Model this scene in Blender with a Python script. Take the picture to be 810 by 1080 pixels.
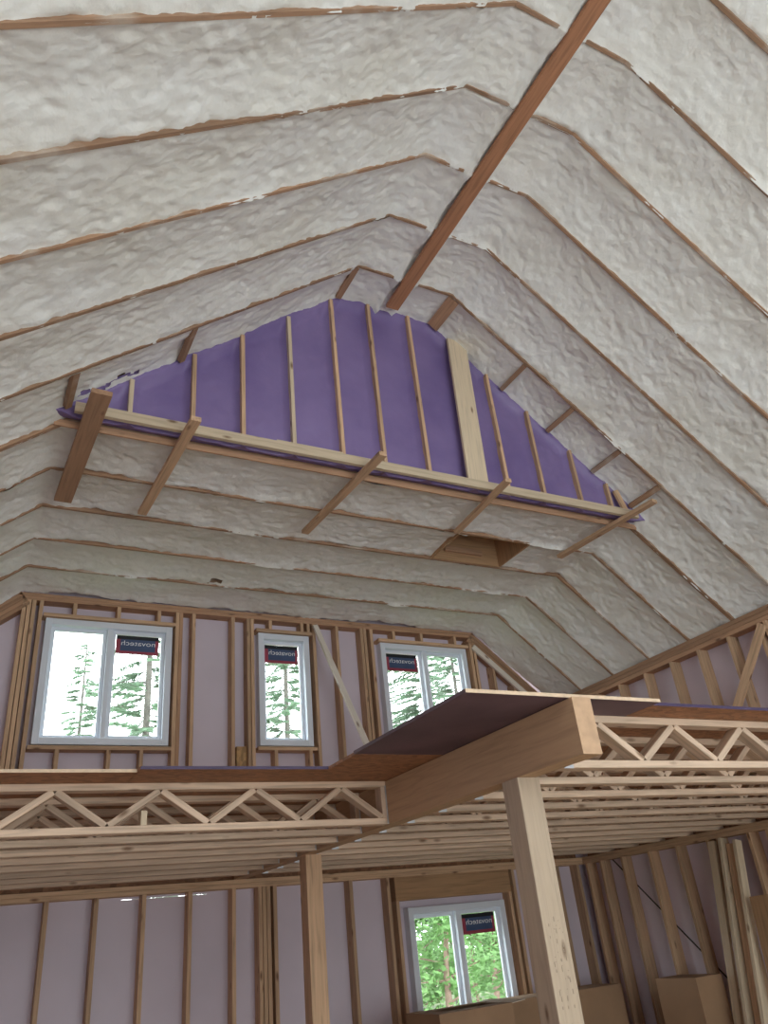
import bpy, bmesh, math, random
from mathutils import Vector, Matrix, noise

# ------------------------------------------------------------------ scene, camera, sky, exposure
sc = bpy.context.scene
for o in list(bpy.data.objects):
    bpy.data.objects.remove(o)
C = sc.collection
H = 1.75                                   # eye height above the ground floor; heights below are relative to the eye
def V(x, y, z): return Vector((x, y, z + H))

sc.view_settings.view_transform = 'Standard'
sc.view_settings.look = 'None'
sc.view_settings.gamma = 1.0
sc.view_settings.use_curve_mapping = False
sc.view_settings.exposure = 0.36
sc.cycles.use_denoising = True
sc.cycles.diffuse_bounces = 7
sc.cycles.max_bounces = 14
sc.cycles.transparent_max_bounces = 16
sc.cycles.sample_clamp_indirect = 8.0

YAW, PITCH, ROLL, FPX = math.radians(29.871), math.radians(28.854), math.radians(-6.232), 815.05
fw = Vector((math.sin(YAW)*math.cos(PITCH), math.cos(YAW)*math.cos(PITCH), math.sin(PITCH)))
rt = Vector((math.cos(YAW), -math.sin(YAW), 0))
up = rt.cross(fw)
r2 = math.cos(ROLL)*rt + math.sin(ROLL)*up
u2 = -math.sin(ROLL)*rt + math.cos(ROLL)*up
cd = bpy.data.cameras.new('camera')
cd.sensor_fit = 'VERTICAL'; cd.sensor_height = 36.0; cd.lens = FPX/1080*36.0
cd.clip_start = 0.05; cd.clip_end = 300
cam = bpy.data.objects.new('camera', cd); C.objects.link(cam)
m = Matrix.Identity(4)
for i in range(3):
    m[i][0] = r2[i]; m[i][1] = u2[i]; m[i][2] = -fw[i]
m.translation = Vector((0, 0, H))
cam.matrix_world = m
sc.camera = cam

SKY = 5.0
w = bpy.data.worlds.new('overcast'); sc.world = w; w.use_nodes = True
bg = w.node_tree.nodes['Background']
bg.inputs[0].default_value = (0.93, 0.97, 1.0, 1); bg.inputs[1].default_value = SKY

def portal(name, cx, cy, cz, sx, sz, facing):
    l = bpy.data.lights.new(name, 'AREA'); l.shape = 'RECTANGLE'; l.size = sx; l.size_y = sz
    l.cycles.is_portal = True
    o = bpy.data.objects.new(name, l); C.objects.link(o)
    o.location = V(cx, cy, cz); o.rotation_euler = (math.pi/2 if facing > 0 else -math.pi/2, 0, 0)

# measured frame of the building (metres, relative to the eye)
XC, W0, ZF = 3.002, 0.488, 5.303           # ridge centre, half width of the flat strip under it, its height
MS = 0.831                                 # roof slope
YG, D = 4.961, 0.61                        # gable truss, truss spacing
YW = YG + 5*D                              # face of the far studs
XL, XR = -0.82, 6.824                      # faces of the side studs
ZFLAT = 3.44                               # flat ceiling over the loft
ZPL = 0.649                                # top of the lower wall plates = bottom of loft trusses
ZTR = 0.914                                # top of loft trusses
ZDK = 0.932                                # top of the subfloor
ZFL = -H
YB = YG - 12*D                             # rear wall
ZE = ZF - MS*(XR - XC - W0)                # eave height on the stud face

# unseen rear glazing, added to bring daylight from behind: (x0, x1, z0, z1)
REAR = [(-0.25, 1.85, -1.65, 0.55), (2.05, 4.05, -1.65, 0.55), (4.25, 6.35, -1.65, 0.55),
        (1.15, 2.92, 0.95, 3.3), (3.08, 4.85, 0.95, 3.3)]
FARW = {'window_1': (0.535, 1.815, 1.925, 3.195), 'window_2': (2.79, 3.412, 1.94, 3.215),
        'window_3': (4.36, 5.615, 1.94, 3.215), 'window_4': (4.385, 5.62, -0.95, 0.272)}
for i, (a, b, c, d) in enumerate(REAR):
    portal('daylight_portal', (a+b)/2, YB - .10, (c+d)/2, b-a, d-c, 1)
for k, (a, b, c, d) in FARW.items():
    portal('daylight_portal', (a+b)/2, YW + .18, (c+d)/2, b-a, d-c, -1)

# ------------------------------------------------------------------ materials
def nodes(name):
    mt = bpy.data.materials.new(name); mt.use_nodes = True
    nt = mt.node_tree
    return mt, nt, nt.nodes['Principled BSDF']
def N(nt, t, **kw):
    n = nt.nodes.new(t)
    for k, v in kw.items():
        if k.startswith('i_'): n.inputs[int(k[2:])].default_value = v
        else: setattr(n, k, v)
    return n
def ramp(nt, stops):
    r = nt.nodes.new('ShaderNodeValToRGB')
    e = r.color_ramp.elements
    while len(e) < len(stops): e.new(0.5)
    for i, (p, c) in enumerate(stops):
        e[i].position = p; e[i].color = (*c, 1)
    return r
def sc3(c, k): return tuple(min(1, x*k) for x in c)

def wood(name, col, rough=0.75, var=0.22, knots=True, grain=1.0):
    mt, nt, b = nodes(name); L = nt.links
    tc = N(nt, 'ShaderNodeTexCoord'); oi = N(nt, 'ShaderNodeObjectInfo')
    off = N(nt, 'ShaderNodeVectorMath', operation='MULTIPLY'); off.inputs[1].default_value = (37, 11, 23)
    L.new(oi.outputs['Random'], off.inputs[0])
    add = N(nt, 'ShaderNodeVectorMath', operation='ADD')
    L.new(tc.outputs['Object'], add.inputs[0]); L.new(off.outputs[0], add.inputs[1])
    mp = N(nt, 'ShaderNodeMapping'); mp.inputs['Scale'].default_value = (1.3, 22, 22)
    L.new(add.outputs[0], mp.inputs[0])
    n1 = N(nt, 'ShaderNodeTexNoise'); n1.inputs['Scale'].default_value = 2.0; n1.inputs['Detail'].default_value = 5
    n1.inputs['Distortion'].default_value = 0.6
    L.new(mp.outputs[0], n1.inputs['Vector'])
    r1 = ramp(nt, [(0.28, sc3(col, 1-.30*grain)), (0.5, col), (0.75, sc3(col, 1+.16*grain))])
    L.new(n1.outputs[0], r1.inputs[0])
    # board-to-board difference
    mr = N(nt, 'ShaderNodeMapRange'); mr.inputs[3].default_value = 1-var; mr.inputs[4].default_value = 1+var*.6
    L.new(oi.outputs['Random'], mr.inputs[0])
    mx = N(nt, 'ShaderNodeMix', data_type='RGBA', blend_type='MULTIPLY'); mx.inputs[0].default_value = 1
    L.new(r1.outputs[0], mx.inputs[6]); L.new(mr.outputs[0], mx.inputs[7])
    out = mx.outputs[2]
    if knots:
        mp2 = N(nt, 'ShaderNodeMapping'); mp2.inputs['Scale'].default_value = (3.2, 9, 9)
        L.new(add.outputs[0], mp2.inputs[0])
        vo = N(nt, 'ShaderNodeTexVoronoi'); vo.inputs['Scale'].default_value = 1.0
        L.new(mp2.outputs[0], vo.inputs['Vector'])
        r2_ = ramp(nt, [(0.05, (0.25, 0.16, 0.10)), (0.16, (1, 1, 1))])
        L.new(vo.outputs['Distance'], r2_.inputs[0])
        mk = N(nt, 'ShaderNodeMix', data_type='RGBA', blend_type='MULTIPLY'); mk.inputs[0].default_value = 0.85
        L.new(out, mk.inputs[6]); L.new(r2_.outputs[0], mk.inputs[7]); out = mk.outputs[2]
    L.new(out, b.inputs['Base Color']); b.inputs['Roughness'].default_value = rough
    bp = N(nt, 'ShaderNodeBump'); bp.inputs['Strength'].default_value = .25; bp.inputs['Distance'].default_value = .004
    L.new(n1.outputs[0], bp.inputs['Height']); L.new(bp.outputs[0], b.inputs['Normal'])
    return mt

def foam(name, c0, c1, c2, bump=.9, dist=.018, rough=.75, s1=9, s2=34):
    mt, nt, b = nodes(name); L = nt.links
    geo = N(nt, 'ShaderNodeNewGeometry')
    n0 = N(nt, 'ShaderNodeTexNoise'); n0.inputs['Scale'].default_value = 1.6; n0.inputs['Detail'].default_value = 6
    L.new(geo.outputs['Position'], n0.inputs['Vector'])
    r = ramp(nt, [(0.3, c0), (0.52, c1), (0.72, c2)]); L.new(n0.outputs[0], r.inputs[0])
    L.new(r.outputs[0], b.inputs['Base Color'])
    a = N(nt, 'ShaderNodeTexNoise'); a.inputs['Scale'].default_value = s1; a.inputs['Detail'].default_value = 3; a.inputs['Distortion'].default_value = .35
    c = N(nt, 'ShaderNodeTexNoise'); c.inputs['Scale'].default_value = s2; c.inputs['Detail'].default_value = 4
    L.new(geo.outputs['Position'], a.inputs['Vector']); L.new(geo.outputs['Position'], c.inputs['Vector'])
    mm = N(nt, 'ShaderNodeMath', operation='MULTIPLY_ADD'); mm.inputs[1].default_value = .35
    L.new(c.outputs[0], mm.inputs[0]); L.new(a.outputs[0], mm.inputs[2])
    bp = N(nt, 'ShaderNodeBump'); bp.inputs['Strength'].default_value = bump; bp.inputs['Distance'].default_value = dist
    L.new(mm.outputs[0], bp.inputs['Height']); L.new(bp.outputs[0], b.inputs['Normal'])
    b.inputs['Roughness'].default_value = rough
    return mt

def plain(name, col, rough=.6, metal=0, nscale=6, amt=.12):
    mt, nt, b = nodes(name); L = nt.links
    tc = N(nt, 'ShaderNodeTexCoord')
    n = N(nt, 'ShaderNodeTexNoise'); n.inputs['Scale'].default_value = nscale; n.inputs['Detail'].default_value = 4
    L.new(tc.outputs['Object'], n.inputs['Vector'])
    r = ramp(nt, [(0.3, sc3(col, 1-amt)), (0.7, sc3(col, 1+amt))]); L.new(n.outputs[0], r.inputs[0])
    L.new(r.outputs[0], b.inputs['Base Color'])
    b.inputs['Roughness'].default_value = rough; b.inputs['Metallic'].default_value = metal
    return mt

def osb(name, col):
    mt, nt, b = nodes(name); L = nt.links
    tc = N(nt, 'ShaderNodeTexCoord')
    mp = N(nt, 'ShaderNodeMapping'); mp.inputs['Scale'].default_value = (1, 2.2, 1); L.new(tc.outputs['Object'], mp.inputs[0])
    vo = N(nt, 'ShaderNodeTexVoronoi'); vo.inputs['Scale'].default_value = 22; L.new(mp.outputs[0], vo.inputs['Vector'])
    hs = N(nt, 'ShaderNodeRGBToBW'); L.new(vo.outputs['Color'], hs.inputs[0])
    r = ramp(nt, [(0.15, sc3(col, .7)), (0.5, col), (0.85, sc3(col, 1.25))]); L.new(hs.outputs[0], r.inputs[0])
    L.new(r.outputs[0], b.inputs['Base Color']); b.inputs['Roughness'].default_value = .7
    return mt

M = {}
M['stud'] = wood('stud_lumber', (0.58, 0.38, 0.235))
M['bright'] = wood('lit_tone_lumber', (0.80, 0.72, 0.63), grain=.4)  # light falling on the upper boards is put into this paler wood colour
M['truss'] = wood('truss_lumber', (0.65, 0.485, 0.355), var=.18)
M['chord'] = wood('roof_chord_lumber', (0.36, 0.215, 0.13), var=.18, knots=False)
def dusted(mt, cream):
    # patches of overspray left on the wood
    nt = mt.node_tree; L = nt.links; b = nt.nodes['Principled BSDF']
    src = b.inputs['Base Color'].links[0].from_socket
    geo = N(nt, 'ShaderNodeNewGeometry'); n = N(nt, 'ShaderNodeTexNoise'); n.inputs['Scale'].default_value = 2.6; n.inputs['Detail'].default_value = 6
    L.new(geo.outputs['Position'], n.inputs['Vector'])
    r = ramp(nt, [(0.54, (0, 0, 0)), (0.72, (.7, .7, .7))]); L.new(n.outputs[0], r.inputs[0])
    mx = N(nt, 'ShaderNodeMix', data_type='RGBA'); L.new(r.outputs[0], mx.inputs[0]); L.new(src, mx.inputs[6]); mx.inputs[7].default_value = (*cream, 1)
    L.new(mx.outputs[2], b.inputs['Base Color'])
dusted(M['chord'], (.62, .56, .48))
M['plate'] = wood('plate_lumber', (0.42, 0.245, 0.145))
M['ridge'] = wood('ridge_lumber', (0.40, 0.19, 0.10), knots=False, var=.05)
M['beam'] = wood('laminated_beam', (0.52, 0.34, 0.20), knots=False, grain=.7)
M['post'] = wood('post_lumber', (0.59, 0.46, 0.335), grain=.6)
M['pale'] = wood('pale_lumber', (0.68, 0.55, 0.39), grain=.6)
M['header'] = wood('header_ply', (0.42, 0.25, 0.13), knots=False)
M['endgrain'] = plain('end_grain', (0.53, 0.345, 0.215), .8, nscale=18)
M['foam'] = foam('cream_spray_foam', (0.74, 0.725, 0.665), (0.79, 0.785, 0.745), (0.80, 0.805, 0.785), bump=.75, dist=.022, s1=6.5, s2=26)
M['purple'] = foam('purple_spray_foam', (0.165, 0.115, 0.29), (0.215, 0.155, 0.345), (0.245, 0.18, 0.38), bump=.4, dist=.01, rough=.5)
M['pink'] = plain('pink_foam_board', (0.65, 0.57, 0.65), .65, nscale=1.5, amt=.05)
M['osb'] = osb('osb_subfloor', (0.33, 0.155, 0.075))
M['osbl'] = osb('osb_block', (0.45, 0.27, 0.12))
M['darkply'] = plain('purple_stained_plywood', (0.115, 0.068, 0.085), .6, nscale=3, amt=.25)
M['overspray'] = plain('purple_overspray', (0.055, 0.035, 0.085), .6)
M['plyedge'] = plain('plywood_edge', (0.66, 0.50, 0.35), .8, nscale=30)
M['vinyl'] = plain('white_vinyl', (0.74, 0.79, 0.87), .35, nscale=2, amt=.03)
M['steel'] = plain('galvanised_steel', (0.55, 0.56, 0.58), .45, .8)
M['strap'] = plain('dark_steel_strap', (0.03, 0.028, 0.03), .6, .2)
M['card'] = plain('cardboard', (0.33, 0.20, 0.115), .85, nscale=4, amt=.08)
M['cardedge'] = plain('cardboard_edge', (0.62, 0.52, 0.42), .85)
M['tape'] = plain('packing_tape', (0.45, 0.30, 0.17), .3)
M['navy'] = plain('sticker_navy', (0.05, 0.085, 0.18), .4)
M['black'] = plain('sticker_black', (0.008, 0.009, 0.014), .4)
M['red'] = plain('sticker_red', (0.34, 0.05, 0.085), .4)
M['white'] = plain('sticker_white', (0.8, 0.82, 0.84), .4, amt=.02)
M['ink'] = plain('stamp_ink', (0.36, 0.28, 0.21), .8)
M['deck'] = osb('roof_sheathing', (0.30, 0.19, 0.11))
M['subfloor'] = osb('ground_subfloor', (0.45, 0.31, 0.18))
M['ground'] = plain('forest_floor', (0.10, 0.13, 0.05), .95, nscale=.7, amt=.4)
M['bark'] = plain('bark', (0.12, 0.11, 0.095), .9, nscale=9, amt=.35)
M['barkpale'] = plain('reddish_bark', (0.30, 0.20, 0.16), .9, nscale=9, amt=.3)
def leafmat(name, col):
    mt, nt, b = nodes(name); L = nt.links
    geo = N(nt, 'ShaderNodeNewGeometry')
    n = N(nt, 'ShaderNodeTexNoise'); n.inputs['Scale'].default_value = 1.3; n.inputs['Detail'].default_value = 3
    L.new(geo.outputs['Position'], n.inputs['Vector'])
    r = ramp(nt, [(0.3, sc3(col, .65)), (0.7, sc3(col, 1.35))]); L.new(n.outputs[0], r.inputs[0])
    tr = N(nt, 'ShaderNodeBsdfTranslucent'); L.new(r.outputs[0], tr.inputs[0])
    L.new(r.outputs[0], b.inputs['Base Color']); b.inputs['Roughness'].default_value = .6
    mx = N(nt, 'ShaderNodeMixShader'); mx.inputs[0].default_value = .45
    L.new(b.outputs[0], mx.inputs[1]); L.new(tr.outputs[0], mx.inputs[2])
    L.new(mx.outputs[0], nt.nodes['Material Output'].inputs[0])
    return mt
M['needle'] = leafmat('spruce_needles', (0.22, 0.32, 0.22))
M['leaf'] = leafmat('broad_leaves', (0.20, 0.36, 0.13))
def glass():
    mt, nt, b = nodes('window_glass'); L = nt.links
    t = N(nt, 'ShaderNodeBsdfTransparent'); t.inputs[0].default_value = (.93, .96, .95, 1)
    g = N(nt, 'ShaderNodeBsdfGlossy'); g.inputs['Roughness'].default_value = .02
    mx = N(nt, 'ShaderNodeMixShader'); mx.inputs[0].default_value = .05
    L.new(t.outputs[0], mx.inputs[1]); L.new(g.outputs[0], mx.inputs[2])
    L.new(mx.outputs[0], nt.nodes['Material Output'].inputs[0])
    return mt
M['glass'] = glass()

# ------------------------------------------------------------------ helpers
ORD = ['first', 'second', 'third', 'fourth', 'fifth', 'sixth', 'seventh', 'eighth', 'ninth', 'tenth', 'eleventh', 'twelfth', 'thirteenth', 'fourteenth']
def tag(o, label=None, cat=None, group=None, kind=None):
    if label: o['label'] = label
    if cat: o['category'] = cat
    if group: o['group'] = group
    if kind: o['kind'] = kind
    return o
def empty(name, loc):
    o = bpy.data.objects.new(name, None); C.objects.link(o); o.location = loc; o.empty_display_size = .1
    return o
def put(o, parent):
    """parent without moving: all parents here are unrotated, unscaled"""
    if parent is not None:
        o.parent = parent
        o.matrix_parent_inverse = Matrix.Translation(-_wloc(parent))
    return o
def _wloc(o):
    return o.get('_w') and Vector(o['_w']) or Vector((0, 0, 0))
WL = {}
def _wloc(o): return WL.get(o.name, Vector((0, 0, 0)))
def root(name, loc, *a, **k):
    o = empty(name, loc); WL[o.name] = Vector(loc); return tag(o, *a, **k)
MESH = {}
def box_mesh(l, wd, t, mats, ch=.0025):
    key = (round(l, 3), round(wd, 4), round(t, 4), mats)
    if key in MESH: return MESH[key]
    x = l/2; a = wd/2; b = t/2; c = min(ch, wd*.2, t*.2)
    sec = [(-a+c, -b), (a-c, -b), (a, -b+c), (a, b-c), (a-c, b), (-a+c, b), (-a, b-c), (-a, -b+c)]
    vs = [(-x, p, q) for p, q in sec] + [(x, p, q) for p, q in sec]
    fs = [(i, (i+1) % 8, 8+(i+1) % 8, 8+i)[::-1] for i in range(8)] + [tuple(range(8)), tuple(range(15, 7, -1))]
    me = bpy.data.meshes.new('board'); me.from_pydata(vs, [], [f[::-1] for f in fs])
    for k in mats: me.materials.append(M[k])
    if len(mats) > 1:
        me.polygons[8].material_index = 1; me.polygons[9].material_index = 1
    me.update(); MESH[key] = me
    return me
def board(name, p0, p1, wdir, wd, t, mat, parent=None, off=0.0):
    """a piece of lumber from p0 to p1; wd along wdir, t across; off moves it along its thickness normal"""
    p0 = Vector(p0); p1 = Vector(p1)
    x = (p1-p0); l = x.length; x.normalize()
    y = Vector(wdir); y = (y - x*y.dot(x)).normalized(); z = x.cross(y)
    mats = mat if isinstance(mat, tuple) else (mat,)
    o = bpy.data.objects.new(name, box_mesh(l, wd, t, mats)); C.objects.link(o)
    R = Matrix.Identity(4)
    for i in range(3): R[i][0] = x[i]; R[i][1] = y[i]; R[i][2] = z[i]
    R.translation = (p0+p1)/2 + z*off
    if parent is not None:
        o.parent = parent
        R.translation = R.translation - _wloc(parent)
    o.matrix_local = R
    if parent is None: WL[o.name] = R.translation.copy()
    return o
def abox(name, x0, x1, y0, y1, z0, z1, mat, parent=None, along='z'):
    """axis-aligned lumber piece (eye-relative z)"""
    c = [(x0+x1)/2, (y0+y1)/2, (z0+z1)/2]
    if along == 'z': return board(name, V(c[0], c[1], z0), V(c[0], c[1], z1), (1, 0, 0), x1-x0, y1-y0, mat, parent)
    if along == 'x': return board(name, V(x0, c[1], c[2]), V(x1, c[1], c[2]), (0, 1, 0), y1-y0, z1-z0, mat, parent)
    return board(name, V(c[0], y0, c[2]), V(c[0], y1, c[2]), (1, 0, 0), x1-x0, z1-z0, mat, parent)
def mesh_obj(name, vs, fs, mat, parent=None, smooth=False, mats=None, mi=None):
    me = bpy.data.meshes.new(name); me.from_pydata([tuple(v) for v in vs], [], fs)
    for k in (mats or [mat]): me.materials.append(M[k])
    if mi is not None: me.polygons.foreach_set('material_index', mi)
    if smooth: me.polygons.foreach_set('use_smooth', [True]*len(fs))
    me.update()
    o = bpy.data.objects.new(name, me); C.objects.link(o)
    if parent is not None:
        o.parent = parent; o.location = -_wloc(parent)
    return o
class MB:
    def __init__(s): s.v = []; s.f = []; s.m = []
    def box(s, x0, x1, y0, y1, z0, z1, mi=0):
        b = len(s.v)
        s.v += [V(x, y, z) for z in (z0, z1) for y in (y0, y1) for x in (x0, x1)]
        for f in ((0, 2, 3, 1), (4, 5, 7, 6), (0, 1, 5, 4), (2, 6, 7, 3), (0, 4, 6, 2), (1, 3, 7, 5)):
            s.f.append(tuple(b+i for i in f)); s.m.append(mi)
    def hexa(s, pts, mi=0):          # 8 points: bottom 4 ccw, top 4 ccw
        b = len(s.v); s.v += [Vector(p) for p in pts]
        for f in ((3, 2, 1, 0), (4, 5, 6, 7), (0, 1, 5, 4), (1, 2, 6, 5), (2, 3, 7, 6), (3, 0, 4, 7)):
            s.f.append(tuple(b+i for i in f)); s.m.append(mi)
    def tube(s, p, q, r0, r1, n=7, mi=0):
        p = Vector(p); q = Vector(q); d = (q-p).normalized()
        a = d.orthogonal().normalized(); c = d.cross(a); b = len(s.v)
        for o, r in ((p, r0), (q, r1)):
            for k in range(n):
                t = 2*math.pi*k/n; s.v.append(o + a*math.cos(t)*r + c*math.sin(t)*r)
        for k in range(n):
            s.f.append((b+k, b+(k+1) % n, b+n+(k+1) % n, b+n+k)); s.m.append(mi)
    def build(s, name, mat, parent=None, smooth=False, mats=None):
        return mesh_obj(name, s.v, s.f, mat, parent, smooth, mats, s.m if mats else None)

def zmain(x):   return min(ZF, ZF - MS*(abs(x-XC) - W0))
def zloft(x):   return min(ZFLAT, zmain(x))
YP = 4.765                                 # front of the gable studs
def zgab(x):    return zmain(x) + .13

# ------------------------------------------------------------------ setting: floor, walls
mb = MB(); mb.box(XL-.15, XR+.15, YB-.15, YW+.15, ZFL-.25, ZFL)
tag(mb.build('floor', 'subfloor'), 'bare wooden ground floor of the building', kind='structure')

def wall_columns(mbd, x0, x1, y0, y1, zb, ztop, holes, extra=()):
    xs = sorted({x0, x1, *extra, *[h[0] for h in holes], *[h[1] for h in holes]})
    xs = [x for x in xs if x0 <= x <= x1]
    for a, b in zip(xs, xs[1:]):
        cm = (a+b)/2; hs = sorted([h for h in holes if h[0] < cm < h[1]], key=lambda h: h[2]); z = zb
        for h in hs + [None]:
            t = h[2] if h else None
            ta = t if h else ztop(a); tb = t if h else ztop(b)
            if min(ta, tb) > z + 1e-4:
                mbd.hexa([V(a, y0, z), V(b, y0, z), V(b, y1, z), V(a, y1, z), V(a, y0, ta), V(b, y0, tb), V(b, y1, tb), V(a, y1, ta)])
            if h: z = h[3]
BRK = (XC-W0, XC+W0, XC-W0-(ZF-ZFLAT)/MS, XC+W0+(ZF-ZFLAT)/MS)
mb = MB()
SLIT = (1.47, 2.26, 0.549, 0.555)
wall_columns(mb, XL-.18, XR+.18, YW+.14, YW+.18, ZFL-.25, lambda x: min(3.75, zmain(x)+.30), list(FARW.values()) + [SLIT], BRK)
wall_far = tag(mb.build('wall_far', 'pink'), 'framed far wall with pink insulation board behind the studs', kind='structure'); WL['wall_far'] = Vector((0, 0, 0))
mb = MB()
wall_columns(mb, XL-.18, XR+.18, YB-.18, YB-.14, ZFL-.25, lambda x: zmain(x)+.30, REAR, BRK)
wall_back = tag(mb.build('wall_back', 'pink'), 'insulated wall behind the viewer, with added daylight glazing', kind='structure')
for side, x0, x1 in (('right', XR+.14, XR+.18), ('left', XL-.18, XL-.14)):
    mb = MB(); mb.box(x0, x1, YB-.18, YW+.18, ZFL-.25, ZE+.12)
    o = tag(mb.build('wall_'+side, 'pink'), 'framed %s wall with pink insulation board behind the studs' % side, kind='structure')
    WL[o.name] = Vector((0, 0, 0))
    if side == 'right': wall_right = o

S = .038
def fstud(x, z0, z1, name='stud', mat='stud', wd=S, y0=YW, dep=.14):
    return abox(name, x-wd/2, x+wd/2, y0, y0+dep, z0, z1, mat, wall_far)
# lower storey of the far wall
abox('top_plate', XL, XR, YW, YW+.14, ZPL-.038, ZPL, 'stud', wall_far, 'x')
abox('top_plate', XL, XR, YW, YW+.14, ZPL-.077, ZPL-.039, 'stud', wall_far, 'x')
abox('bottom_plate', XL, XR, YW, YW+.14, ZFL, ZFL+.038, 'stud', wall_far, 'x')
lo, hi = ZFL+.038, ZPL-.077
for x in (-.4, .0, .41, .818, 1.232, 1.648, 2.072, 2.491, 2.752, 2.795, 2.838, 2.905, 3.32, 3.73, 4.16, 5.775, 6.05, 6.43, 6.74): fstud(x, lo, hi)
for x in (4.255, 5.70): fstud(x, lo, .345)
abox('header', 4.24, 5.72, YW+.005, YW+.135, .345, hi, 'header', wall_far, 'x')
abox('sill_plate', 4.28, 5.68, YW, YW+.14, -1.0, -.962, 'stud', wall_far, 'x')
for x in (4.5, 4.9, 5.3): fstud(x, lo, -1.0, 'cripple_stud')
# rim board and upper storey of the far wall
abox('rim_board', XL, XR, YW+.105, YW+.14, ZPL, ZTR, 'osb', wall_far, 'x')
abox('bottom_plate', XL, XR, YW, YW+.14, ZDK, ZDK+.038, 'stud', wall_far, 'x')
xa, xb = BRK[2], BRK[3]
abox('top_plate', xa-.02, xb+.02, YW, YW+.14, ZFLAT-.038, ZFLAT, 'plate', wall_far, 'x')
abox('top_plate', xa+.02, xb-.02, YW, YW+.14, ZFLAT-.077, ZFLAT-.039, 'plate', wall_far, 'x')
for sgn, xe, xk in ((-1, XL, xa), (1, XR, xb)):
    for q in (0.0, .04, .08, .12):
        board('rake_plate', V(xk, YW+.07, ZFLAT), V(xe, YW+.07, zmain(xe)), (0, 1, 0), .14, .038, 'plate', wall_far, off=(.02+q)*(1 if sgn < 0 else -1))
lo, hi = ZDK+.038, ZFLAT-.077
for x in (.315, .36, .405, 1.86, 2.04, 2.485, 2.665, 3.47, 3.77, 4.10, 4.145, 4.235, 5.68, 5.735): fstud(x, lo, hi)
fstud(1.90, lo, hi, mat='plate'); fstud(2.71, lo, hi)
for x in (-.5, -.1, 5.99, 6.28, 6.6): fstud(x, lo, zmain(x)-.215)
fstud(.475, lo, hi, 'jack_stud')
for key, tops, bots in (('window_1', (.80, 1.24, 1.66), (.77, 1.24, 1.55)), ('window_2', (2.93, 3.32, 3.40), (2.96, 3.36)), ('window_3', (4.55, 4.95, 5.45), (4.6, 5.0, 5.4))):
    a, b, c, d = FARW[key]
    abox('head_plate', a-.03, b+.03, YW, YW+.14, d+.006, d+.044, 'stud', wall_far, 'x')
    abox('sill_plate', a-.03, b+.03, YW, YW+.14, c-.055, c-.017, 'stud', wall_far, 'x')
    for x in tops: fstud(x, d+.044, hi, 'cripple_stud')
    for x in bots: fstud(x, lo, c-.055, 'cripple_stud')
abox('backing_block', 2.535, 2.645, YW+.05, YW+.10, 1.70, 1.93, 'osbl', wall_far)
# right wall
abox('top_plate', XR, XR+.14, YB, YW, ZE-.045, ZE, 'plate', wall_right, 'y')
abox('top_plate', XR, XR+.14, YB, YW, ZE-.092, ZE-.047, 'plate', wall_right, 'y')
abox('top_plate', XR, XR+.14, YB, YW, ZE-.139, ZE-.094, 'plate', wall_right, 'y')
abox('rim_board', XR+.10, XR+.14, 2.6, YW, ZPL, ZTR, 'osb', wall_right, 'y')
abox('top_plate', XR, XR+.14, 2.6, YW, ZPL-.038, ZPL, 'stud', wall_right, 'y')
abox('top_plate', XR, XR+.14, 2.6, YW, ZPL-.077, ZPL-.039, 'stud', wall_right, 'y')
abox('bottom_plate', XR, XR+.14, 2.6, YW, ZDK, ZDK+.038, 'stud', wall_right, 'y')
abox('bottom_plate', XR, XR+.14, 2.6, YW, ZFL, ZFL+.038, 'stud', wall_right, 'y')
for y in [7.95, 7.70, 7.34, 6.90, 6.49, 6.06, 5.93, 5.55, 5.33, 4.93, 4.52, 4.11, 3.70, 3.29, 2.88]:
    abox('stud', XR, XR+.14, y-S/2, y+S/2, ZFL+.038, ZPL-.077, 'stud', wall_right)
for y in [7.95, 7.55, 7.14, 6.73, 6.30, 5.89, 5.49, 5.08, 4.70, 4.62, 4.3, 3.9, 3.5, 3.1]:
    abox('stud', XR, XR+.14, y-S/2, y+S/2, ZDK+.038, ZE-.139, 'stud', wall_right)
board('steel_strap', V(XR+.135, 7.72, .66), V(XR+.135, 5.95, -1.07), (0, 1, 1), .016, .004, 'strap', wall_right)

# ------------------------------------------------------------------ windows
def pane_box(name, x0, x1, y, z0, z1, parent):
    mb = MB(); mb.box(x0, x1, y, y+.006, z0, z1); return mb.build(name, 'glass', parent)
def text_mesh(txt, width, height, mat, name, parent, loc, mirror):
    cu = bpy.data.curves.new(name, 'FONT'); cu.body = txt; cu.size = 1; cu.extrude = 0.0
    cu.align_x = 'CENTER'; cu.align_y = 'CENTER'
    t = bpy.data.objects.new('tmp', cu); C.objects.link(t)
    dg = bpy.context.evaluated_depsgraph_get()
    me = bpy.data.meshes.new_from_object(t.evaluated_get(dg))
    bpy.data.objects.remove(t)
    xs = [v.co.x for v in me.vertices]; ys = [v.co.y for v in me.vertices]
    sx = width/(max(xs)-min(xs)); sy = height/(max(ys)-min(ys)); cx = (max(xs)+min(xs))/2; cy = (max(ys)+min(ys))/2
    for v in me.vertices:
        v.co = Vector((loc[0] + (-1 if mirror else 1)*(v.co.x-cx)*sx, loc[1], loc[2] + (v.co.y-cy)*sy))
    me.materials.clear(); me.materials.append(M[mat]); me.name = name
    o = bpy.data.objects.new(name, me); C.objects.link(o)
    o.parent = parent
    return o
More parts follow.
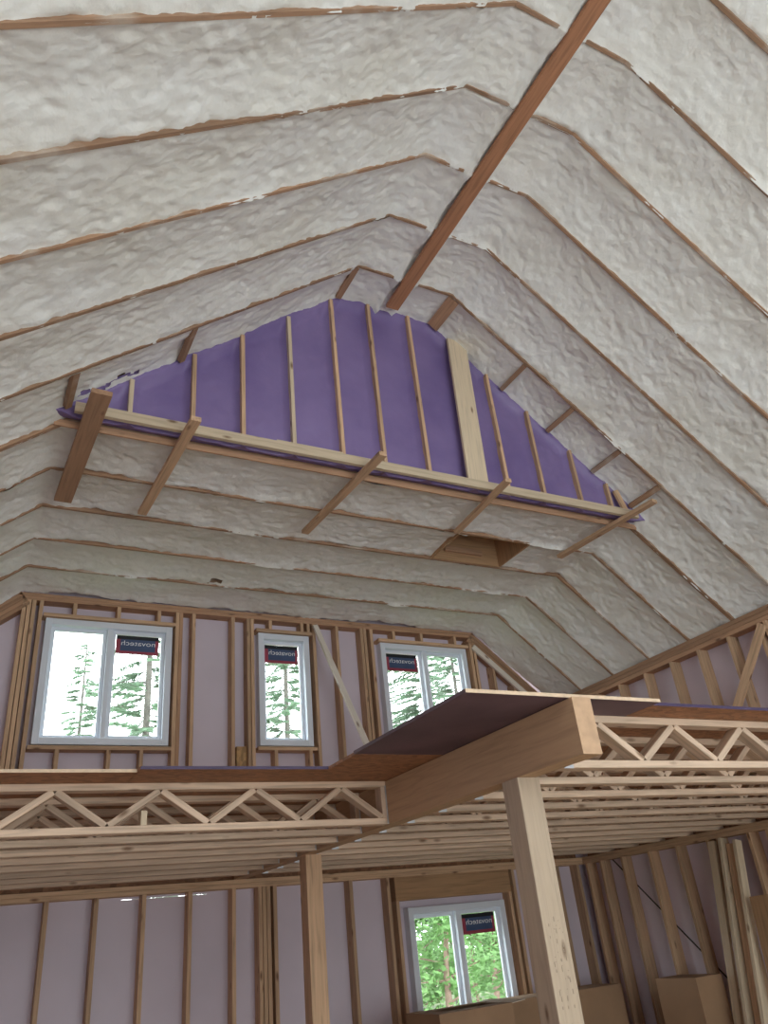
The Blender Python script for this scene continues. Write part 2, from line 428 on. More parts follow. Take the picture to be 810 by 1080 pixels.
def sticker(parent, x0, x1, z0, z1, y):
    mb = MB(); mb.box(x0, x1, y-.0010, y, z0, z1); st = mb.build('sticker', 'red', parent)
    hgt = z1-z0; wd = x1-x0
    mb = MB(); mb.box(x0, x1, y-.0016, y-.0011, z1-.20*hgt, z1); mb.build('black_band', 'black', st)
    mb = MB(); mb.box(x0+.10*wd, x1-.08*wd, y-.0016, y-.0011, z0+.16*hgt, z1-.20*hgt); mb.build('blue_field', 'navy', st)
    text_mesh('novatech', wd*.80, hgt*.26, 'white', 'lettering', st, ((x0+x1)/2+.02*wd, y-.0022, z0+.60*hgt+H), True)
def window(name, x0, x1, z0, z1, label, two=True, stick=None, y=YW):
    t = empty(name, (0, 0, 0)); tag(t, label, kind='structure')
    ya, yb = y+.03, y+.15; fwd = .066
    abox('frame', x0, x0+fwd, ya, yb, z0, z1, 'vinyl', t); abox('frame', x1-fwd, x1, ya, yb, z0, z1, 'vinyl', t)
    abox('frame', x0+fwd, x1-fwd, ya, yb, z1-fwd, z1, 'vinyl', t, 'x'); abox('frame', x0+fwd, x1-fwd, ya, yb, z0, z0+fwd, 'vinyl', t, 'x')
    xm = (x0+x1)/2
    spans = [(x0+fwd, xm-.0, 0.02), (xm-.0, x1-fwd, 0.0)] if two else [(x0+fwd, x1-fwd, .02)]
    if two: abox('mullion', xm-.025, xm+.025, y+.05, yb-.005, z0+fwd, z1-fwd, 'vinyl', t)
    for a, b, dy in spans:
        if two:
            a = a if a < xm-.1 else xm+.025; b = b if b > xm+.1 else xm-.025
        sw = .038; y0, y1 = y+.085+dy, y+.115+dy
        s = abox('sash', a, a+sw, y0, y1, z0+fwd, z1-fwd, 'vinyl', t)
        abox('sash', b-sw, b, y0, y1, z0+fwd, z1-fwd, 'vinyl', t)
        abox('sash', a+sw, b-sw, y0, y1, z1-fwd-sw, z1-fwd, 'vinyl', t, 'x')
        abox('sash', a+sw, b-sw, y0, y1, z0+fwd, z0+fwd+sw, 'vinyl', t, 'x')
        pane_box('pane', a+sw, b-sw, (y0+y1)/2, z0+fwd+sw, z1-fwd-sw, t)
    if stick: sticker(t, *stick, y+.094)
    # foam bead round the frame
    return t
window('window_1', *FARW['window_1'], 'white two-pane loft window with blue sticker, largest one at the loft end', True, (1.245, 1.685, 2.885, 3.085))
window('window_2', *FARW['window_2'], 'narrow single-pane white loft window with a blue sticker', False, (2.885, 3.285, 2.885, 3.095))
window('window_3', *FARW['window_3'], 'white two-pane loft window partly hidden by the plywood sheet', True, (4.45, 4.89, 2.885, 3.10))
window('window_4', *FARW['window_4'], 'white two-pane ground floor window behind the cardboard boxes', True, (5.07, 5.49, -.03, .165))
for o in list(C.objects):
    if o.name == 'window_3': pass
for i, (a, b, c, d) in enumerate(REAR):  # added openings out of view that light the room
    t = empty('window_%d' % (5+i), (0, 0, 0)); tag(t, 'unseen tall glazing added behind the viewer for daylight', kind='structure')
    y0, y1 = YB-.17, YB-.06
    abox('frame', a, a+.05, y0, y1, c, d, 'vinyl', t); abox('frame', b-.05, b, y0, y1, c, d, 'vinyl', t)
    abox('frame', a+.05, b-.05, y0, y1, d-.05, d, 'vinyl', t, 'x'); abox('frame', a+.05, b-.05, y0, y1, c, c+.05, 'vinyl', t, 'x')
    pane_box('pane', a+.05, b-.05, YB-.12, c+.05, d-.05, t)

# ------------------------------------------------------------------ ceiling: spray foam in the truss bays
ceiling = empty('ceiling', (0, 0, 0)); tag(ceiling, 'vaulted ceiling of cream spray foam between roof trusses', kind='structure')
HOLES = [(Vector((2.07, 7.325, ZFLAT)), (.085, .034)), ]
CRACK = [(.34, 4.86), (.40, 4.84), (.47, 4.87), (.56, 4.85), (.66, 4.88), (.78, 4.90)]
HATCH = (4.06, 4.90)
def fbm(p, s, seed):
    return noise.noise(Vector((p[0]*s+seed, p[1]*s-seed, p[2]*s+2*seed)))
def foam_bay(k):
    Ya, Yb = YG + k*D, YG + (k+1)*D
    fine = k >= -8
    du = .02 if fine else .10; ds = .025 if fine else .15
    prof = zmain if k < 0 else zloft
    # profile polyline
    xe0, xe1 = XL-.16, XR+.16
    bx = (XC-W0, XC+W0) if k < 0 else (BRK[2], BRK[3])
    pts = [(xe0, prof(xe0)), (bx[0], prof(bx[0])), (bx[1], prof(bx[1])), (xe1, prof(xe1))]
    sam = []
    for i in range(3):
        (a, b), (c, d) = pts[i], pts[i+1]
        Ls = math.hypot(c-a, d-b); n = max(2, int(Ls/ds)); nx, nz = -(d-b)/Ls, (c-a)/Ls
        for j in range(n + (1 if i == 2 else 0)):
            t = j/n; sam.append((a+(c-a)*t, b+(d-b)*t, nx, nz))
    nu = max(3, int((Yb-Ya)/du)); vs = []; cols = len(sam)
    for iu in range(nu+1):
        u = iu/nu; y = Ya + (Yb-Ya)*u; e = min(u, 1-u)*2
        edge = 1 - min(1, e/.10); mid = max(0, math.sin(math.pi*u))**.75
        for (x, z, nx, nz) in sam:
            p = (x, y, z)
            rec = .006 + (.044 if k != -1 else .055)*mid
            lowf = fbm(p, 1.7, 3.1); rec += .020*lowf*(.35+.65*mid)
            rec += .015*fbm(p, 5.0, 7.7) if fine else 0
            if fine:
                rec += .022*abs(fbm((x, y*1.4, z), 11.0, 1.3)) - .006 + .007*fbm(p, 24.0, 9.2)
                # foam laps over or pulls back from the chords in long patches
                lap = fbm((x, round(y/D)*D*3.0, z), 1.9, 5.5 + (0 if u < .5 else 4))
                rec += edge*(.004 + (.05 if k < 0 else .11)*max(0, lap-.15) - .045*max(0, -lap-.16))
            if fine and 0 < iu < nu: y2 = y + .006*fbm(p, 8, 2.2)
            else: y2 = y
            if k < 0 and abs(x-XC) < .16:      # foam laps against the ridge board
                q = max(0, 1 - abs(abs(x-XC)-.085)/.045)
                rec = max(-.034, rec - q*(.050 + .034*fbm((x*2, y, z), 4.5, 6.6)))
            vs.append(V(x+nx*rec, y2, z+nz*rec))
    fs = []
    for iu in range(nu):
        for j in range(cols-1):
            a = iu*cols+j; c = vs[a]
            if k >= 0 and any(abs(c.x-h.x) < s[0]*(.7+.5*noise.noise(Vector((c.x*40, c.y*40, 0)))) and abs(c.y-h.y) < s[1]*(1+.6*noise.noise(Vector((c.x*30, 3, c.y*9)))) for h, s in HOLES): continue
            if k == 1 and HATCH[0] < c.x < HATCH[1] and c.z > ZFLAT+H-.02: continue
            if k == -1 and .30 < c.x < .74:
                q = 4.735 + .05*noise.noise(Vector((c.x*9, 1.7, 0)))
                if abs(c.y-q) < .016 + .020*noise.noise(Vector((c.x*14, 8.1, 3))): continue
            fs.append((a, a+1, a+cols+1, a+cols))
    return mesh_obj('foam_bay', vs, fs, 'foam', ceiling, smooth=True)
for k in range(-12, 5): foam_bay(k)

# outer roof sheathing over the whole building
mb = MB()
def roof_seg(xa_, xb_, off=.32, th=.05):
    za, zb = zmain(xa_)+off, zmain(xb_)+off
    mb.hexa([V(xa_, YB-.4, za), V(xb_, YB-.4, zb), V(xb_, YW+.4, zb), V(xa_, YW+.4, za), V(xa_, YB-.4, za+th), V(xb_, YB-.4, zb+th), V(xb_, YW+.4, zb+th), V(xa_, YW+.4, za+th)])
xs = [XL-.5, XC-W0, XC, XC+W0, XR+.5]
def zridge(x): return ZF + .95 + (W0)*MS - MS*abs(x-XC)
for a, b in ((XL-.6, XC), (XC, XR+.6)):
    za, zb = zridge(a), zridge(b)
    mb.hexa([V(a, YB-.4, za), V(b, YB-.4, zb), V(b, YW+.4, zb), V(a, YW+.4, za), V(a, YB-.4, za+.05), V(b, YB-.4, zb+.05), V(b, YW+.4, zb+.05), V(a, YW+.4, za+.05)])
for y0, y1 in ((YW+.14, YW+.18), (YB-.18, YB-.14)):      # gable sheathing above the boards
    wall_columns(mb, XL-.3, XR+.3, y0, y1, 0, lambda x: zridge(x)+.02, [(XL-.3, xa-.05, -1, 3.0), ] , (XC,)) if False else None
mb.build('roof_deck', 'deck')
tag(bpy.data.objects['roof_deck'], 'roof sheathing above the trusses', kind='structure')
mb = MB(); mb.hexa([V(xa-.6, YW+.145, 3.2), V(xb+.6, YW+.145, 3.2), V(xb+.6, YW+.175, 3.2), V(xa-.6, YW+.175, 3.2), V(XC-.3, YW+.145, 6.0), V(XC+.3, YW+.145, 6.0), V(XC+.3, YW+.175, 6.0), V(XC-.3, YW+.175, 6.0)])
mb2 = MB()
wall_columns(mb2, XL-.2, XR+.2, YW+.181, YW+.20, 3.3, lambda x: max(3.31, zridge(x)+.02), [], (XC,))
wall_columns(mb2, XL-.2, XR+.2, YB-.20, YB-.181, 3.31, lambda x: max(3.32, zridge(x)+.02), [], (XC,))
mb2.build('trim_1', 'deck'); tag(bpy.data.objects['trim_1'], 'gable sheathing outside the wall boards', kind='structure')
mb3 = MB()
for x0, x1 in ((XR+.14, XR+.62), (XL-.62, XL-.14)): mb3.box(x0, x1, YB-.4, YW+.4, ZE+.10, ZE+.13)
mb3.build('trim_2', 'deck'); tag(bpy.data.objects['trim_2'], 'boxed eaves beyond the side walls', kind='structure')

# ------------------------------------------------------------------ roof trusses
def roof_truss(k):
    y = YG + k*D; lofty = k >= 0
    bx = (BRK[2], BRK[3]) if lofty else (XC-W0, XC+W0)
    zt = ZFLAT if lofty else ZF
    if k < 0:
        n = -k
        lab = 'roof truss of the main vault, %s from the purple gable' % ORD[n-1]
        grp = 'roof trusses of the main vault'
    else:
        lab = 'flat-topped roof truss carrying the lower edge of the purple gable' if k == 0 else 'flat-topped roof truss over the loft, %s behind the purple gable' % ORD[k-1]
        grp = 'flat-topped roof trusses over the loft'
    t = root('roof_truss', V(XC, y, zt), lab, 'truss', grp)
    wd = .046 if k == 0 else .030; dp = .10
    wf = .036 if k == 0 else .027
    board('left_chord', V(XL-.05, y, zmain(XL-.05)), V(bx[0], y, zt), (0, 1, 0), wd, dp, 'chord', t, off=dp/2)
    board('flat_chord', V(bx[0]-.01, y, zt), V(bx[1]+.01, y, zt), (0, 1, 0), wf, dp, 'chord', t, off=dp/2)
    board('right_chord', V(bx[1], y, zt), V(XR+.05, y, zmain(XR+.05)), (0, 1, 0), wd, dp, 'chord', t, off=dp/2)
for k in list(range(-7, 0)) + list(range(0, 5)): roof_truss(k)

o = board('ridge_board', V(XC-.01, YB+.1, ZF-.018), V(XC+.02, 4.68, ZF-.018), (1, 0, 0), .128, .038, 'ridge')
tag(o, 'long reddish-brown board running along the ridge of the vault', 'board')

# ------------------------------------------------------------------ purple gable
gable = empty('wall_gable', (0, 0, 0)); tag(gable, 'raised gable wall filled with purple spray foam between studs', kind='structure')
GST = [.708, 1.169, 1.566, 1.989, 2.421, 2.812, 3.249, 4.088, 4.508, 4.958, 5.344]
edges = [.20] + GST[:7] + [3.74] + GST[7:] + [5.78]
def purple_bay(a, b, seed):
    nx = max(4, int((b-a)/.025)); nz = 60; vs = []
    for j in range(-6, nz+1):
        for i in range(nx+1):
            u = i/nx; x = a+(b-a)*u
            zt = zgab(x); zb = ZFLAT+.012; tz = max(0, j)/nz; z = zb+(zt-zb)*tz
            mid = min(1, min(u, 1-u)*(b-a)/.06); mid = mid*mid*(3-2*mid)
            tp = min(1, max(0, (zmain(x)+.03-z))/.12); tp = tp*(2-tp)
            y = YP + .035 + .05*mid*tp
            y += .010*fbm((x, 0, z), 2.5, seed) + .008*fbm((x, 1, z), 9, seed) + .004*fbm((x, 1, z), 22, seed)
            if j < 0:
                y += (YG - .047 - y)*(-j/6); z += .025*(-j/6) + .012*fbm((x, y, 0), 6, seed)*min(1, (j+6)/2)
            vs.append(V(x, y, z))
    n = nx+1
    fs = [(j*n+i, j*n+i+1, (j+1)*n+i+1, (j+1)*n+i) for j in range(nz+6) for i in range(nx)]
    mesh_obj('purple_foam_bay', vs, fs, 'purple', gable, smooth=True)
for i, (a, b) in enumerate(zip(edges, edges[1:])): purple_bay(a, b, 1.7*i+.3)
zpl0, zpl1 = ZFLAT-.008, ZFLAT+.072
for x in GST:
    abox('stud', x-.016, x+.016, YP, YP+.09, zpl1, zmain(x)+.03, 'pale' if x in (.708, 1.989) else 'stud', gable)
board('wide_stud', V(3.735, YP-.005, zpl1), V(3.775, YP-.005, 5.16), (1, 0, 0), .215, .03, 'pale', gable)
board('wide_stud', V(5.50, YP, zpl1), V(5.43, YP, 3.72), (1, 0, 0), .06, .03, 'stud', gable)
abox('bottom_plate', .335, 5.64, YP-.025, YP+.013, zpl0, zpl1, 'pale', gable, 'x')
abox('edge_board', .22, 5.76, YG-.045, YG-.027, ZFLAT-.032, ZFLAT+.022, 'plate', gable, 'x')
mb = MB(); mb.box(1.83, 2.40, YP-.02, YP+.005, zpl1+.0005, zpl1+.013); mb.build('shim', 'pale', gable)
for xf, wd, m_ in ((4.25, .045, 'chord'), (4.73, .045, 'chord'), (5.20, .045, 'chord'), (5.60, .05, 'chord'), (1.06, .05, 'chord'), (.285, .05, 'chord'), (2.50, .055, 'plate'), (3.535, .12, 'plate')):
    zz = zmain(xf); tilt = 0 if abs(xf-XC) < W0+.03 else (MS if xf < XC else -MS)
    board('blocking', V(xf, YG-D+.02, zz+.022), V(xf, YP+.01, zz+.03), (1, 0, tilt), wd, .04, m_, gable)

# diagonal boards nailed beneath the flat trusses
for i, (xa_, ya_, xb_, yb_, wd, lab) in enumerate([
        (.467, 4.417, .41, 5.94, .135, 'widest brown board nailed under the ceiling, leftmost of five below the purple gable'),
        (1.126, 4.503, 1.05, 5.97, .075, 'narrow board under the loft ceiling next to the widest one'),
        (2.62, 4.474, 2.52, 5.90, .070, 'narrow board under the loft ceiling below the middle of the purple gable'),
        (3.858, 4.494, 3.93, 5.48, .060, 'narrow board under the loft ceiling pointing at the square hatch'),
        (5.465, 4.366, 5.33, 5.65, .070, 'narrow board under the ceiling, rightmost of five, crossing the gable corner')]):
    o = board('brace_board', V(xa_, ya_, ZFLAT-.0525), V(xb_, yb_, ZFLAT-.0525), (1, 0, 0), wd, .038, 'plate' if i in (0, ) else 'stud')
    tag(o, lab, 'brace', 'boards nailed under the loft ceiling')

# ceiling hatch
hx0, hx1 = HATCH; hy0, hy1 = YG+D+.03, YG+2*D-.03
t = root('ceiling_hatch', V((hx0+hx1)/2, (hy0+hy1)/2, ZFLAT), 'square hatch recess lined with brown boards in the loft ceiling', 'hatch')
abox('side_board', hx0-.02, hx0, hy0, hy1, ZFLAT+.005, ZFLAT+.34, 'header', t)
abox('side_board', hx1, hx1+.02, hy0, hy1, ZFLAT+.005, ZFLAT+.34, 'header', t)
abox('end_board', hx0-.02, hx1+.02, hy1, hy1+.02, ZFLAT+.005, ZFLAT+.34, 'header', t, 'x')
abox('end_board', hx0-.02, hx1+.02, hy0-.02, hy0, ZFLAT+.005, ZFLAT+.34, 'header', t, 'x')
abox('lid_board', hx0-.02, hx1+.02, hy0-.02, hy1+.02, ZFLAT+.34, ZFLAT+.36, 'header', t, 'x')
abox('cleat', hx0+.15, hx0+.62, hy1-.035, hy1-.001, ZFLAT+.10, ZFLAT+.16, 'chord', t, 'x')

# ------------------------------------------------------------------ loft: beam, posts, floor trusses, subfloor
BX0, BX1 = 2.487, 2.600
o = board('loft_beam', V((BX0+BX1)/2, 2.765, (ZPL+ZTR)/2-.001), V((BX0+BX1)/2, YW-.002, (ZPL+ZTR)/2-.001), (1, 0, 0), BX1-BX0, ZTR-ZPL-.002, ('beam', 'endgrain'))
tag(o, 'deep laminated timber beam sticking out past the loft edge', 'beam', kind='thing')
p = abox('support_post', 2.478, 2.615, 3.27, 3.41, ZFL, ZPL-.001, 'post')
tag(p, 'square timber post with stamped markings under the front end of the beam', 'post', kind='thing')
rnd = random.Random(5)
mb = MB(); z = .05
while z > -.62:
    z -= rnd.uniform(.012, .03)
    for c in (2.515, 2.545, 2.575):
        if rnd.random() < .55:
            a = c + rnd.uniform(-.010, .010); mb.box(a, a+rnd.uniform(.002, .006), 3.2685, 3.2699, z, z+rnd.choice((.003, .012, .02)))
st = mb.build('ink_stamp', 'ink'); st.parent = p; st.matrix_parent_inverse = Matrix.Identity(4)
st.matrix_basis = p.matrix_basis.inverted()
st['kind'] = 'stuff'; st['label'] = 'faint printed lumber stamp'
p = abox('support_post', 2.51, 2.645, 6.20, 6.34, ZFL, ZPL-.001, 'stud')
tag(p, 'plain timber post under the beam standing before the far wall', 'post', kind='thing')

CH, CD = .038, .085          # chord height and depth
def floor_truss(y, x0, x1, nodes_top, label, grp, endl=False, endr=False, pale=False):
    t = root('floor_truss', V((x0+x1)/2, y, ZPL), label, 'truss', grp)
    mt = 'truss'
    ya, yb = y, y+CD
    abox('bottom_chord', x0, x1, ya, yb, ZPL, ZPL+CH, mt, t, 'x')
    abox('top_chord', x0, x1, ya, yb, ZTR-CH, ZTR, mt, t, 'x')
    if endl: abox('end_post', x0, x0+.038, ya, yb, ZPL+CH, ZTR-CH, mt, t)
    if endr: abox('end_post', x1-.038, x1, ya, yb, ZPL+CH, ZTR-CH, mt, t)
    zt, zb = ZTR-CH, ZPL+CH
    a, b, step = nodes_top
    x = a
    while x < b:
        for s in (-1, 1):
            xe = x + s*step/2
            p0 = V(x + s*.008, y+CD/2, zt-.004); p1 = V(xe - s*.008, y+CD/2, zb+.004)
            if xe < x0+.01 or xe > x1-.01:
                f = ((x0+.03 if s < 0 else x1-.03)-x)/(xe-x)
                p1 = p0 + (p1-p0)*f
            board('web', p0, p1, (0, 1, 0), CD-.006, .036, mt, t)
        x += step
    return t
LY = [4.70 + .406*i for i in range(8)]
for i, y in enumerate(LY):
    t = floor_truss(y, XL+.02, BX0-.002, (.462-.568*2, 2.40, .5685), 'open-web floor truss on the short side of the loft beam, %s from the loft edge' % ORD[i],
                    'floor trusses on the short side of the beam', endr=True)
    mb = MB(); mb.box(BX0-.012, BX0-.0025, y-.004, y-.001, ZPL+.0, ZTR-.03); mb.build('hanger', 'steel', t)
    if i == 0:
        abox('loose_block', .928, .962, y+.01, y+.08, ZPL+CH, ZPL+CH+.078, 'pale', t)
RY = [3.05 + .406*i for i in range(13)]
for i, y in enumerate(RY):
    if y > YW-.1: break
    t = floor_truss(y, BX1+.002, XR-.004+.1, (2.88, 6.75, .5455), 'open-web floor truss between the loft beam and the side wall, %s from the loft edge' % ORD[i],
                    'floor trusses between the beam and the side wall', endl=False)
    mb = MB(); mb.box(BX1+.0025, BX1+.06, y-.004, y-.001, ZPL-.004, ZPL+.03); mb.build('hanger', 'steel', t)

floor_loft = empty('floor_loft', (0, 0, 0)); tag(floor_loft, 'loft floor of oriented strand board panels on open-web trusses', kind='structure')
def panel(x0, x1, y0, y1, front='osb', z0=ZTR+.001, z1=ZDK, mat='osb', name='subfloor_panel', parent=floor_loft):
    mb = MB(); g = .0015
    mb.box(x0+g, x1-g, y0+g, y1-g, z0, z1)
    mb.m[2] = 1; mb.m[1] = 2
    return mb.build(name, None, parent, mats=[mat, front, 'overspray' if front == 'overspray' else mat])
FRONT = 4.36
for r, (y0, y1) in enumerate(((None, 5.58), (5.58, 6.80), (6.80, YW-.001))):
    xs = [XL, .84, 1.93] if r == 0 else ([XL, 1.0, 2.5] if r == 1 else [XL, .6, 2.5])
    for a, b in zip(xs, xs[1:]):
        panel(a, b, (4.42 if a < .5 else 4.345) if r == 0 else y0, y1, 'plyedge' if (r == 0 and a < .5) else ('overspray' if r == 0 else 'osb'))
panel(1.93, 3.09, 3.965, 5.58, 'osb')
for j, (y0, y1) in enumerate(((2.845, 4.06), (4.06, 5.28), (5.28, 6.5), (6.5, YW-.001))):
    for a, b in ((3.09, 4.9), (4.9, XR-.001)) if j % 2 == 0 else ((3.09, 4.0), (4.0, 6.2), (6.2, XR-.001)):
        panel(a, b, y0, y1, 'overspray' if j == 0 else 'osb')
panel(2.5, 3.09, 5.58, 6.8); panel(2.5, 3.09, 6.8, YW-.001)
mb = MB(); mb.box(1.915, 3.085, 2.79, 3.962, ZTR+.001, ZDK); mb.m[2] = 1
o = mb.build('plywood_sheet', None, mats=['darkply', 'plyedge'])
tag(o, 'dark purple-stained plywood sheet overhanging the end of the loft beam', 'plywood')

# leaning boards against the loft end wall and knee wall
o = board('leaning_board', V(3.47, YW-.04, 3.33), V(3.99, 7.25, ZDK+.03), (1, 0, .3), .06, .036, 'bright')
tag(o, 'board lightened as if lit, leaning on the loft end wall beside the narrow window', 'board')
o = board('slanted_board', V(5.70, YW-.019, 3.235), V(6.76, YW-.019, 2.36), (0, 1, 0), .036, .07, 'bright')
tag(o, 'board lightened as if lit, nailed aslant to the loft end wall beside the half-hidden window', 'board')
o = board('leaning_board', V(XR-.025, 4.63, 2.36), V(XR-.08, 5.78, ZDK+.04), (0, 1, .5), .089, .036, 'stud')
tag(o, 'brown board slanting across the studs of the loft side wall', 'board')

# lumber leaning on the lower side wall
for i, (yt, yb_, xt, xb_, zt, wd, dirv, mt, lab) in enumerate([
        (5.97, 6.02, 6.79, 6.40, .55, .085, (0, 1, 0), 'pale', 'long pale stud leaning on the lower side wall, nearest the cardboard'),
        (5.83, 5.86, 6.78, 6.34, .56, .038, (0, 1, 0), 'pale', 'thin-edged stud leaning on the lower side wall, second from the cardboard'),
        (5.75, 5.76, 6.79, 6.38, .50, .085, (0, 1, .2), 'stud', 'brown stud leaning on the lower side wall in the middle of the bundle'),
        (5.66, 5.64, 6.78, 6.30, .52, .04, (0, 1, 0), 'pale', 'pale stud leaning on the lower side wall, second from the picture edge')]):
    o = board('leaning_stud', V(xt, yt, zt), V(xb_, yb_, ZFL+.01), dirv, wd, .038 if wd > .05 else .085, mt)
    tag(o, lab, 'lumber', 'studs leaning on the lower side wall')
o = board('dark_board', V(6.62, 5.46, .03), V(6.40, 5.40, ZFL+.02), (0, 1, 0), .20, .03, 'header')
tag(o, 'short dark wide board leaning beside the bundle of studs', 'board')

# cardboard boxes
def carton(x0, x1, y0, y1, h, label, rz=0.0, flaps=True, flap_ang=(20, 65, 15, 30)):
    cx, cy = (x0+x1)/2, (y0+y1)/2; a, b = (x1-x0)/2, (y1-y0)/2
    t = root('cardboard_box', Vector((cx, cy, 0)), label, 'box')
    th = .006
    def loc(x, y, z):
        return Vector((cx + x*math.cos(rz)-y*math.sin(rz), cy + x*math.sin(rz)+y*math.cos(rz), z))
    def wallp(pts, name, mats=('card',)):
        mbx = MB(); mbx.hexa([loc(*q) for q in pts]); return mbx.build(name, mats[0], t)
    def bx(x0, x1, y0, y1, z0, z1, name):
        return wallp([(x0, y0, z0), (x1, y0, z0), (x1, y1, z0), (x0, y1, z0), (x0, y0, z1), (x1, y0, z1), (x1, y1, z1), (x0, y1, z1)], name)
    bx(-a, a, -b, -b+th, .001, h, 'side_panel'); bx(-a, a, b-th, b, .001, h, 'side_panel')
    bx(-a, -a+th, -b+th, b-th, .001, h, 'side_panel'); bx(a-th, a, -b+th, b-th, .001, h, 'side_panel')
    bx(-a+th, a-th, -b+th, b-th, .002, .01, 'bottom_panel')
    if flaps:
        fl = min(a, b)*.55
        for (side, ang) in zip(range(4), flap_ang):
            r = math.radians(ang); dz = fl*math.sin(r); dd = fl*math.cos(r)
            n = .004
            if side == 0: q = [(-a, -b, h), (a, -b, h), (a, -b-dd, h+dz-2*dz*(ang < 0)), (-a, -b-dd, h+dz)]
            elif side == 1: q = [(a, -b, h), (a, b, h), (a+dd, b, h+dz), (a+dd, -b, h+dz)]
            elif side == 2: q = [(a, b, h), (-a, b, h), (-a, b-dd, h+dz), (a, b-dd, h+dz)]
            else: q = [(-a, b, h), (-a, -b, h), (-a+dd, -b, h+dz), (-a+dd, b, h+dz)]
            if side == 0: q = [(-a, -b, h), (a, -b, h), (a, -b+dd, h+dz), (-a, -b+dd, h+dz)]
            mbx = MB(); mbx.hexa([loc(*p) for p in q] + [loc(p[0], p[1], p[2]+th) for p in q]); mbx.build('flap', 'cardedge' if side == 1 else 'card', t)
    else:
        bx(-a, a, -b, b, h, h+th, 'top_panel')
    bx(-.03, .03, -b-.0012, -b-.0002, h*.55, h, 'tape') if False else None
    return t
carton(3.78, 4.55, 6.62, 7.15, H-.585, 'open cardboard box in front of the ground floor window', rz=.05, flap_ang=(1, 4, 2, 2))
carton(4.86, 6.40, 7.30, 7.72, H-.63, 'long cardboard box against the far wall behind the stamped post', rz=.0, flaps=False)
carton(6.28, 6.62, 6.14, 6.66, H-.58, 'upright brown cardboard box by the side wall next to leaning studs', flaps=False)

# ------------------------------------------------------------------ outside: ground and trees
mb = MB(); mb.box(-60, 90, YW+.6, 110, ZFL-1.2, ZFL-.6)
tag(mb.build('ground', 'ground'), 'mossy forest ground outside the windows', kind='structure')
GZ = H*0 - .6
def spruce(x, y, h, seed, label, spread=1.0, dens=1.0, lean=0):
    rn = random.Random(seed)
    t = root('spruce_tree', Vector((x, y, GZ)), label, 'tree', 'spruce trees outside')
    tr = MB(); segs = 8
    def axis(f): return Vector((x + lean*f*f, y, GZ + h*f))
    for i in range(segs):
        tr.tube(axis(i/segs), axis((i+1)/segs), .13*(1-i/segs)+.02, .13*(1-(i+1)/segs)+.02)
    tr.build('trunk', 'bark', t, True)
    br = MB(); nd = MB()
    nb = int(h*11*dens)
    for i in range(nb):
        f = .14 + .85*(i+rn.random())/nb
        L = spread*(1.9*(1-f)+.25)*rn.uniform(.55, 1.1); az = rn.uniform(0, 6.283)
        p = axis(f); d = Vector((math.cos(az), math.sin(az), rn.uniform(-.28, .12)))
        q = p + d*L; br.tube(p, q, .018*(1-f)+.006, .004, 4)
        ns = int(L*46)+4
        for s in range(ns):
            g = rn.uniform(.18, 1.0); c = p + (q-p)*g + Vector((0, 0, -.12*g*L*g))
            side = rn.choice((-1, 1)); pv = Vector((-d.y, d.x, 0)).normalized()*side
            ln = rn.uniform(.14, .36)*(1.15-.6*g); tip = c + (pv*.85 + d*.6 + Vector((0, 0, rn.uniform(-.45, .1)))).normalized()*ln
            wv = (d*.5 + Vector((0, 0, .4))).normalized()*rn.uniform(.02, .045)
            b = len(nd.v); nd.v += [c-wv, c+wv, tip]; nd.f.append((b, b+1, b+2)); nd.m.append(0)
    br.build('branches', 'bark', t); nd.build('needles', 'needle', t)
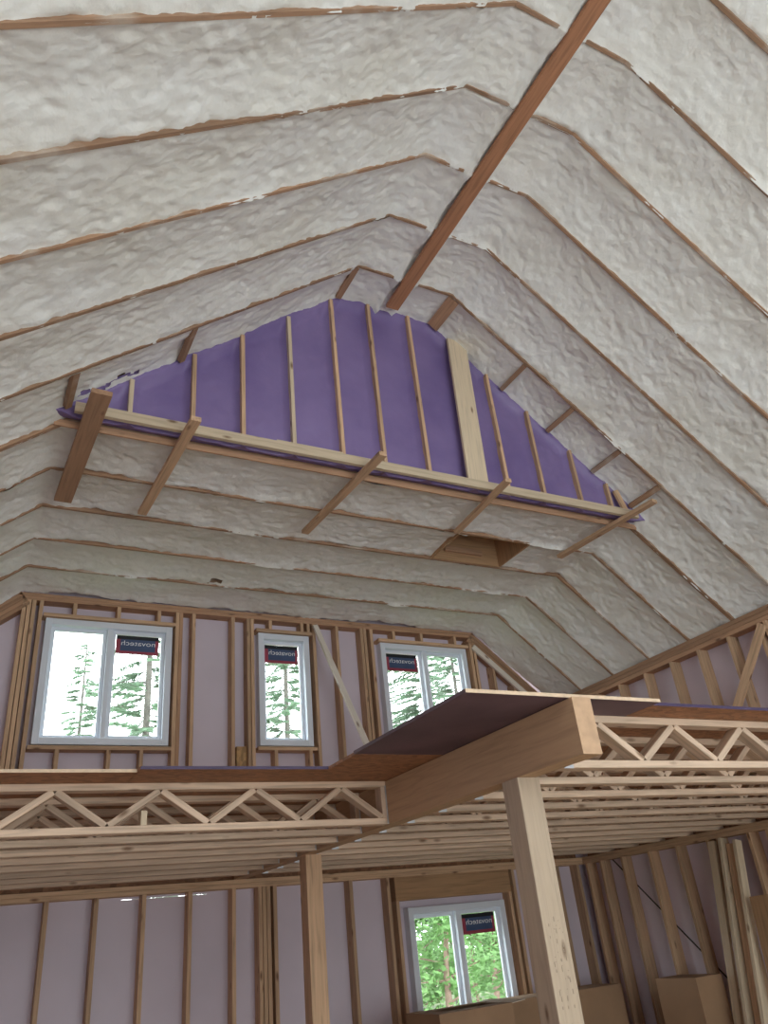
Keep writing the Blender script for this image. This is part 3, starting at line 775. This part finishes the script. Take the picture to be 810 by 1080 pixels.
def leafy(x, y, h, seed, label, rad=1.8, n=5200, z0=.1, bark='barkpale', lean=.4, size=.07):
    rn = random.Random(seed)
    t = root('leafy_tree', Vector((x, y, GZ)), label, 'tree', 'leafy trees outside')
    tr = MB(); prev = Vector((x, y, GZ)); ax = [prev]
    for i in range(7):
        nx_ = prev + Vector((lean/7 + rn.uniform(-.05, .05), rn.uniform(-.05, .05), h*.85/7)); tr.tube(prev, nx_, .085*(1-i/8), .085*(1-(i+1)/8)); prev = nx_; ax.append(prev)
    tips = []
    for i in range(34):
        f = rn.uniform(z0, 1); k = min(6, int(f*7)); p = ax[k] + (ax[k+1]-ax[k])*(f*7-k)
        az = rn.uniform(0, 6.283); L = rad*rn.uniform(.4, 1)*(1.1-.55*f); q = p + Vector((math.cos(az)*L, math.sin(az)*L, rn.uniform(.0, .6)*L))
        tr.tube(p, q, .024, .006, 4); tips.append((p, q))
    tr.build('trunk', bark, t, True)
    lf = MB()
    for i in range(n):
        p, q = rn.choice(tips); c = p + (q-p)*rn.uniform(.25, 1.08) + Vector((rn.gauss(0, .2), rn.gauss(0, .2), rn.gauss(0, .18)))
        a = Vector((rn.gauss(0, 1), rn.gauss(0, 1), rn.gauss(0, .6))).normalized(); b_ = a.orthogonal().normalized(); s = size*rn.uniform(.6, 1.3)
        b = len(lf.v); lf.v += [c-a*s, c+b_*s*.5, c+a*s, c-b_*s*.5]; lf.f.append((b, b+1, b+2, b+3)); lf.m.append(0)
    lf.build('leaves', 'leaf', t)
spruce(3.75, 19.0, 14.5, 11, 'tall pale spruce in the sash with the sticker of the largest loft window', 1.35, 1.5)
spruce(3.2, 27.0, 12.3, 13, 'short spruce tip in the large loft window beside the taller one', 1.1, 1.2)
spruce(9.65, 25.0, 18, 12, 'straight spruce centred in the narrow loft window', 1.35, 1.6)
spruce(14.9, 24.5, 19, 14, 'dense spruce in the sticker sash of the half-hidden loft window', 1.4, 2.2)
spruce(20.4, 30.5, 23, 15, 'dense spruce in the far sash of the half-hidden loft window', 1.6, 2.4)
leafy(7.6, 13.0, 4.8, 21, 'leafy tree with a slanting trunk in the near sash of the ground floor window', 1.4, 4600)
leafy(10.8, 16.4, 5.2, 22, 'bright leafy tree in the sticker sash of the ground floor window', 1.7, 5200)
leafy(10.9, 19.9, 5.4, 23, 'leafy tree farther back behind the slanting trunk', 1.9, 5200, lean=-.2, size=.09)
leafy(15.3, 21.3, 5.4, 24, 'leafy tree farther back behind the bright one', 2.0, 5200, lean=.1, size=.09)
leafy(18.4, 29.0, 6.5, 25, 'leafy tree deepest in the woods outside the ground floor window', 2.9, 6500, lean=.1, size=.13)
